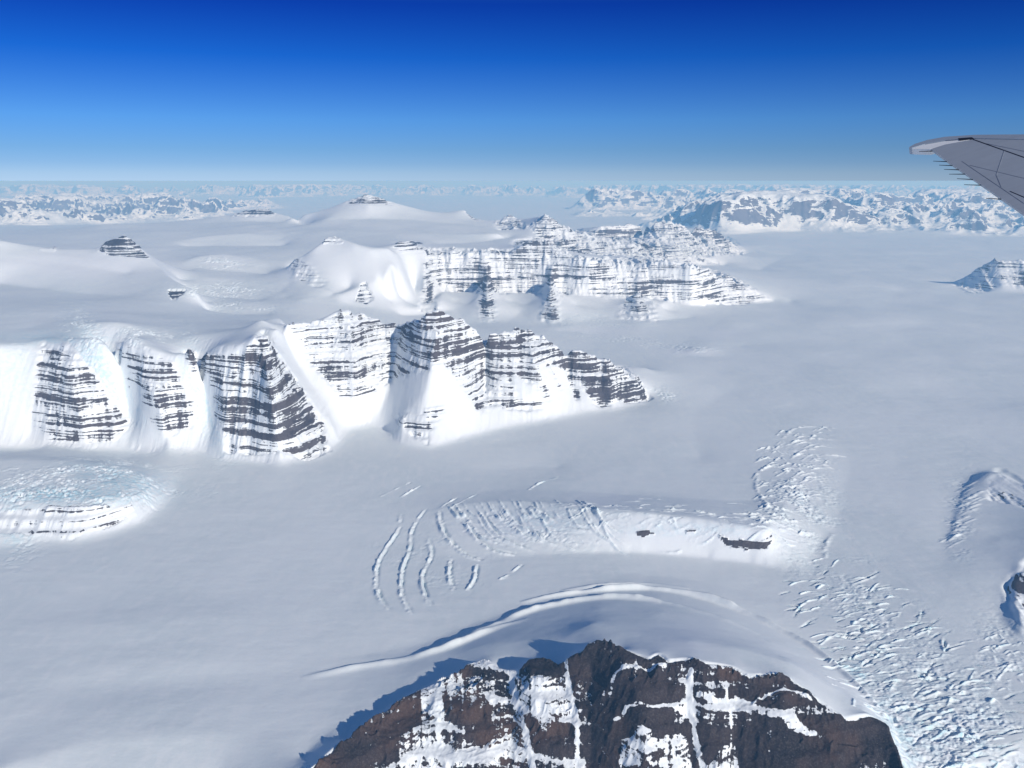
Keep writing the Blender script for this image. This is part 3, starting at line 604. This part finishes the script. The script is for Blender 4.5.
def land_material(name, BR=.4, band=1 / 62., rockA=(.075, .062, .068, 1), rockB=(.15, .115, .10, 1), fine=1.0, STEEP=.2, THR=2.45, WARM=(.09, .075, .08, 1), DUST=.5):
    m, g = newmat(name)
    pos = g.n('ShaderNodeNewGeometry').outputs['Position']
    nrm = g.n('ShaderNodeNewGeometry').outputs['Normal']
    rk_ = g.n('ShaderNodeAttribute', attribute_name='rock').outputs['Fac']
    ice = g.n('ShaderNodeAttribute', attribute_name='ice').outputs['Fac']
    xyz = g.n('ShaderNodeSeparateXYZ', {0: pos})
    # strata
    warp = g.m('MULTIPLY', g.noise(pos, 1 / 1800., 3), 60.0)
    zz = g.m('ADD', xyz.outputs[2], warp)
    sv = g.n('ShaderNodeCombineXYZ', {0: g.m('MULTIPLY', xyz.outputs[0], 1 / 2600.), 1: g.m('MULTIPLY', xyz.outputs[1], 1 / 2600.), 2: g.m('MULTIPLY', zz, band)}).outputs[0]
    st = g.noise(sv, 1.0, 2.5, .62)
    sv2 = g.n('ShaderNodeCombineXYZ', {0: g.m('MULTIPLY', xyz.outputs[0], 1 / 500.), 1: g.m('MULTIPLY', xyz.outputs[1], 1 / 500.), 2: g.m('MULTIPLY', zz, band * 2.6)}).outputs[0]
    st2 = g.noise(sv2, 1.0, 3, .6)
    sv3 = g.n('ShaderNodeCombineXYZ', {0: g.m('MULTIPLY', xyz.outputs[0], 1 / 1800.), 1: g.m('MULTIPLY', xyz.outputs[1], 1 / 1800.), 2: g.m('MULTIPLY', zz, band * .22)}).outputs[0]
    st3 = g.noise(sv3, 1.0, 3, .6)
    # vertical chutes
    ratio = g.m('DIVIDE', xyz.outputs[0], xyz.outputs[1])
    gv = g.n('ShaderNodeCombineXYZ', {0: g.m('MULTIPLY', ratio, 150.), 1: g.m('MULTIPLY', xyz.outputs[1], 1 / 1500.), 2: g.m('MULTIPLY', xyz.outputs[2], 1 / 900.)}).outputs[0]
    gu = g.noise(gv, 1.0, 4, .6)
    br = g.noise(pos, 1 / 45. * fine, 5, .62)
    s = g.m('ADD', g.m('MULTIPLY', st, 1.45), g.m('MULTIPLY', st2, .75))
    s = g.m('ADD', s, g.m('MULTIPLY', gu, .75)); s = g.m('ADD', s, g.m('MULTIPLY', br, BR))   # mean about 1.4
    s = g.m('ADD', s, g.m('MULTIPLY', g.m('SUBTRACT', st3, .5), 1.1))
    nz = g.n('ShaderNodeSeparateXYZ', {0: nrm}).outputs[2]
    steep = g.m('MULTIPLY', g.mr(nz, .97, .5), STEEP)
    s = g.m('ADD', s, steep)
    thr = g.m('SUBTRACT', THR, g.m('MULTIPLY', rk_, .92))
    d = g.m('SUBTRACT', s, thr)
    msk = g.m('MULTIPLY', g.mr(d, -.02, .03), g.mr(rk_, .02, .15))
    # rock colour
    rc = g.mix(g.noise(sv, 2.0, 3), rockA, rockB)
    rc = g.mix(g.mr(g.noise(pos, 1 / 500., 4), .4, .65), rc, tuple(v * .7 for v in rockA[:3]) + (1,))
    rc = g.mix(g.mr(g.noise(pos, 1 / 900., 3), .48, .62), rc, WARM)
    rc = g.mix(g.m('MULTIPLY', g.mr(g.noise(pos, 1 / 12., 4, .7), .45, .75), DUST), rc, (.30, .27, .26, 1))
    # snow colour
    fr = g.n('ShaderNodeAttribute', attribute_name='lit_tone').outputs['Fac']
    sn_base = g.mix(g.mr(g.noise(g.vm('MULTIPLY', pos, (1 / 1500., 1 / 2600., 1 / 400.)), 1.0, 5), .35, .65), (.80, .855, .865, 1), (.88, .92, .925, 1))
    sn_base = g.mix(g.m('MULTIPLY', g.mr(g.noise(g.vm('MULTIPLY', pos, (1 / 90., 1 / 260., 1 / 100.)), 1.0, 5, .7), .42, .7), .8), sn_base, (.91, .93, .93, 1))
    new = g.mix(g.noise(pos, 1 / 200., 4), (.86, .90, .94, 1), (.93, .94, .95, 1))  # lighter snow for slopes and ice painted as sunlit
    sn = g.mix(g.mr(g.m('ADD', fr, g.m('MULTIPLY', g.m('SUBTRACT', g.noise(pos, 1 / 350., 4), .5), .5)), .1, .9), sn_base, new)
    sn = g.mix(g.m('MULTIPLY', ice, g.mr(g.noise(pos, 1 / 60., 5, .65), .35, .65)), sn, (.48, .76, .86, 1))
    colr = g.mix(msk, sn, rc)
    bh = g.m('ADD', g.m('MULTIPLY', g.noise(pos, 1 / 22., 5, .65), 5.0), g.m('MULTIPLY', g.noise(pos, 1 / 160., 4), 14.0))
    hgt = g.m('ADD', g.m('MULTIPLY', bh, g.m('ADD', g.m('MULTIPLY', msk, 1.0), .32)), g.m('MULTIPLY', msk, 5.0))
    hgt = g.m('ADD', hgt, g.m('MULTIPLY', g.noise(g.vm('MULTIPLY', pos, (1 / 55., 1 / 32., 1 / 40.)), 1.0, 5, .6), g.m('MULTIPLY', ice, 26.0)))
    bump = g.n('ShaderNodeBump', {'Height': hgt, 'Strength': .8, 'Distance': 1.0}).outputs[0]
    rough = g.m('ADD', g.m('MULTIPLY', msk, .15), .75)
    b = g.n('ShaderNodeBsdfPrincipled', {'Base Color': colr, 'Roughness': rough, 'Normal': bump, 'Specular IOR Level': .2})
    o_ = g.n('ShaderNodeOutputMaterial', {0: b.outputs[0]})
    return m
M_near = land_material('snow_and_dark_basalt', .85, 1 / 75., (.028, .023, .028, 1), (.058, .043, .043, 1), 1.5, .2, 2.46, (.075, .045, .036, 1), .25)
M_mid = land_material('snow_and_banded_basalt', .45, 1 / 38., (.070, .062, .078, 1), (.12, .105, .11, 1))
M_far = land_material('distant_banded_rock', .45, 1 / 260., (.15, .14, .16, 1), (.21, .19, .19, 1), .3, 1.0, 3.07, (.16, .15, .16, 1))  # far rock colour lightened to stand in for more haze

def tag(o, label=None, cat=None, group=None, kind=None):
    if label: o['label'] = label
    if cat: o['category'] = cat
    if group: o['group'] = group
    if kind: o['kind'] = kind
ob = mesh_from('glacier', FID == 0)
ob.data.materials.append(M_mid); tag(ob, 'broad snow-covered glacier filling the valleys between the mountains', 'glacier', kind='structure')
cats = {'cliff_mountain': 'mountain', 'snow_ridge': 'snow ridge', 'ice_shelf_mountain': 'ice dome', 'foreground_mountain': 'mountain', 'rock_outcrop': 'rock outcrop', 'shaded_hill': 'hill', 'pyramid_mountain': 'mountain', 'snow_hill': 'mountain', 'snow_peak': 'mountain', 'layered_mountain': 'mountain', 'mountain_range': 'mountain range'}
for k, (name, label, kw) in enumerate(REG, 1):
    ob = mesh_from(name, FID == k)
    if ob is None: print('EMPTY REGION', name, label); continue
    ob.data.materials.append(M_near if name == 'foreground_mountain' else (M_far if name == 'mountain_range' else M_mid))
    tag(ob, label, cats[name])
# snow plain to the horizon and behind the viewer
def sheet(name, x0, x1, y0, y1, z, mat):
    me = bpy.data.meshes.new(name); me.from_pydata([(x0, y0, z), (x1, y0, z), (x1, y1, z), (x0, y1, z)], [], [(0, 1, 2, 3)]); me.update()
    o = bpy.data.objects.new(name, me); col.objects.link(o); me.materials.append(mat); return o
g_ = sheet('ground', -900000, 900000, -200000, 900000, -900, M_mid); tag(g_, 'snow plain reaching to the horizon beyond the mountains', 'snow field', kind='structure')

# ------------------------------------------------------------------ haze
if os.environ.get('NOHAZE') is None:
    hm, g = newmat('haze_air')
    vs = g.n('ShaderNodeVolumeScatter', {'Color': (.42, .68, 1.0, 1), 'Density': 1 / 72000., 'Anisotropy': 0.0})
    # light scattered more than once inside the haze
    em = g.n('ShaderNodeEmission', {0: (.06, .46, 1.0, 1), 1: .27 / 72000.})
    g.n('ShaderNodeOutputMaterial', {'Volume': g.n('ShaderNodeAddShader', {0: vs.outputs[0], 1: em.outputs[0]}).outputs[0]})
    bx = [(x, y, z) for x in (-500000, 500000) for y in (-150000, 600000) for z in (-950, 3600)]
    me = bpy.data.meshes.new('haze'); me.from_pydata(bx, [], [(0, 1, 3, 2), (4, 6, 7, 5), (0, 4, 5, 1), (2, 3, 7, 6), (0, 2, 6, 4), (1, 5, 7, 3)]); me.update(); me.materials.append(hm)
    hz = bpy.data.objects.new('haze', me); col.objects.link(hz); tag(hz, 'thin blue haze in the air over the snow', 'haze', kind='structure')

# ------------------------------------------------------------------ wing
def cpt(px, py, d):      # a point in front of the seat
    x, y, z = ray(px, py); return np.array([x * d, y * d, z * d + CAMH])
WN = np.array([-.3, -.25, .92]); WN /= np.linalg.norm(WN)
W0 = cpt(912, 147, 16.0)
def wpt(px, py, off=0.0):
    r = np.array(ray(px, py)); c = np.array([0, 0, CAMH]); t = ((W0 - c) @ WN) / (r @ WN)
    return c + r * t - WN * off
def metal(name, c, rough=.5, metallic=.3, panels=False):
    m, g = newmat(name)
    pos = g.n('ShaderNodeTexCoord').outputs['Object']
    n1 = g.noise(pos, .7, 5); n2 = g.noise(g.vm('MULTIPLY', pos, (1.0, 6.0, 1.0)), 2.0, 4)
    cc = g.mix(g.m('MULTIPLY', g.m('ADD', n1, n2), .5), tuple(v * .8 for v in c) + (1,), tuple(min(1, v * 1.2) for v in c) + (1,))
    b = g.n('ShaderNodeBsdfPrincipled', {'Base Color': cc, 'Roughness': rough, 'Metallic': metallic}); g.n('ShaderNodeOutputMaterial', {0: b.outputs[0]}); return m
M_w = metal('wing_grey', (.46, .50, .55)); M_e = metal('wing_edge', (.42, .48, .56)); M_wt = metal('tip_white', (.97, .96, .94), .4, 0); M_s = metal('seam_dark', (.03, .035, .05)); 
root = bpy.data.objects.new('aircraft_wing', None); root.location = tuple(wpt(1500, 300)); col.objects.link(root)
tag(root, 'grey tapering aircraft wing reaching in from the right edge against the sky', 'aircraft wing')
def slab(name, pts, t0, t1, mat, bev=0):
    """plate following the wing surface; pts in order, t0/t1 top and bottom depth"""
    n = len(pts); top = [wpt(*p, t0) for p in pts]; bot = [wpt(*p, t1) for p in pts]
    V = [tuple(v - np.array(root.location)) for v in top + bot]
    F = [tuple(range(n)), tuple(range(2 * n - 1, n - 1, -1))] + [(i, i + n, (i + 1) % n + n, (i + 1) % n) for i in range(n)]
    me = bpy.data.meshes.new(name); me.from_pydata(V, [], F); me.update(); me.materials.append(mat)
    o = bpy.data.objects.new(name, me); o.parent = root; col.objects.link(o)
    import bmesh
    b = bmesh.new(); b.from_mesh(me); bmesh.ops.recalc_face_normals(b, faces=b.faces); b.to_mesh(me); b.free()
    return o
slab('wing_panel', [(931, 149), (945, 144.5), (975, 139), (1024, 140), (1200, 150), (1700, 175), (1700, 640), (1200, 333), (1024, 214), (975, 180), (950, 163)], 0, .035, M_w)
slab('leading_edge', [(909, 147.5), (915, 144), (928, 140), (945, 137), (975, 135), (1024, 134.6), (1200, 143), (1700, 166), (1700, 174), (1200, 149), (1024, 139.5), (975, 138.4), (945, 140.5), (925, 144), (912, 148)], -.005, .12, M_e)
slab('wing_tip', [(912, 148.5), (925, 144.5), (945, 141), (972, 139), (958, 142), (944, 145), (930, 149), (920, 148.8)], .003, .11, M_wt)
slab('seam', [(958, 138.6), (972, 137.6), (974, 139), (960, 140.6)], -.008, .02, M_s)
slab('seam', [(973, 139), (1024, 157), (1200, 215), (1200, 216.5), (1024, 157.8), (973, 139.8)], -.003, .02, M_s)
slab('seam', [(1010, 191), (1060, 212), (1060, 213), (1010, 191.6)], -.003, .02, M_s)
def wick(a, b):
    p = wpt(*a, .02); q = wpt(*b, .02)
    bm_pts = []
    d = (q - p) / np.linalg.norm(q - p); u = np.cross(d, WN); u /= np.linalg.norm(u); r0, r1 = .008, .004
    for c, r in ((p, r0), (q, r1)):
        for k in range(6): bm_pts.append(tuple(c + r * (math.cos(k * math.pi / 3) * u + math.sin(k * math.pi / 3) * WN) - np.array(root.location)))
    F = [(k, (k + 1) % 6, (k + 1) % 6 + 6, k + 6) for k in range(6)] + [tuple(range(5, -1, -1)), tuple(range(6, 12))]
    me = bpy.data.meshes.new('static_wick'); me.from_pydata(bm_pts, [], F); me.materials.append(M_s)
    o = bpy.data.objects.new('static_wick', me); o.parent = root; col.objects.link(o)
for a, b in (((932, 150), (919, 150.5)), ((947, 160.5), (933, 160)), ((953, 164.5), (939, 164)), ((959, 168.7), (944, 168.2)), ((965, 173), (949, 173)), ((973, 178.3), (957, 177.5)), ((981, 184), (964, 183.5)), ((1001, 198), (986, 197))): wick(a, b)
M_j = metal('joint_grey', (.36, .39, .44))
for p_ in ([(962, 161), (1024, 203), (1024, 203.7), (962, 161.6)], [(985, 143), (1024, 151), (1200, 186), (1200, 187), (1024, 151.5), (985, 143.4)], [(1004, 150.5), (996, 175), (1001, 187), (1001.6, 187), (996.7, 175), (1004.7, 150.8)], [(970, 165), (1024, 178), (1200, 220), (1200, 221), (1024, 178.5), (970, 165.4)]):
    slab('panel_joint', p_, -.003, .01, M_j)


# ------------------------------------------------------------------ light, sky, camera
SUN_EL = R_(23.5); SUN_OFF = R_(38)          # from behind the viewer, to the right
sx, sy = math.sin(SUN_OFF), -math.cos(SUN_OFF)
w = bpy.data.worlds.new('World'); scene.world = w; w.use_nodes = True; w.node_tree.nodes.clear(); g = NT(w.node_tree)
sky = g.n('ShaderNodeTexSky', sky_type='NISHITA', sun_disc=False, sun_elevation=SUN_EL, sun_rotation=math.atan2(sx, sy), altitude=4000, air_density=1.0, dust_density=.3, ozone_density=2.0)
el = g.n('ShaderNodeSeparateXYZ', {0: g.n('ShaderNodeTexCoord').outputs['Generated']}).outputs[2]
ramp = g.n('ShaderNodeValToRGB', {0: g.mr(el, 0, .25, smooth=False)})
cr = ramp.color_ramp
TI = [(0, (.40, .52, .84)), (.03, (.38, .50, .79)), (.07, (.31, .45, .74)), (.128, (.26, .43, .71)), (.25, (.20, .44, .80)), (.5, (.035, .26, .76)), (.71, (.016, .13, .62)), (1, (.12, .42, .80))]
cr.elements[0].color = TI[0][1] + (1,); cr.elements[1].color = TI[-1][1] + (1,)
for p_, c_ in TI[1:-1]: e_ = cr.elements.new(p_); e_.color = c_ + (1,)
skyc = g.n('ShaderNodeMix', {0: 1.0, 6: sky.outputs[0], 7: ramp.outputs[0]}, data_type='RGBA', blend_type='MULTIPLY').outputs[2]
bg = g.n('ShaderNodeBackground', {0: skyc, 1: .10}); g.n('ShaderNodeOutputWorld', {0: bg.outputs[0]})
ld = bpy.data.lights.new('sun', 'SUN'); ld.energy = 3.85; ld.angle = R_(.5); ld.color = (1, .985, .93)
lo_ = bpy.data.objects.new('sun', ld); col.objects.link(lo_)
from mathutils import Vector
lo_.rotation_euler = Vector((sx * math.cos(SUN_EL), sy * math.cos(SUN_EL), math.sin(SUN_EL))).to_track_quat('Z', 'Y').to_euler()
cd = bpy.data.cameras.new('camera'); cam = bpy.data.objects.new('camera', cd); col.objects.link(cam)
cam.location = (0, 0, CAMH); cam.rotation_euler = (math.pi / 2 - PITCH, 0, 0)
cd.sensor_fit = 'HORIZONTAL'; cd.angle = 2 * math.atan(512 / FPX); cd.clip_start = .5; cd.clip_end = 2000000
scene.camera = cam
scene.view_settings.view_transform = 'Standard'; scene.view_settings.look = 'None'; scene.view_settings.exposure = 0
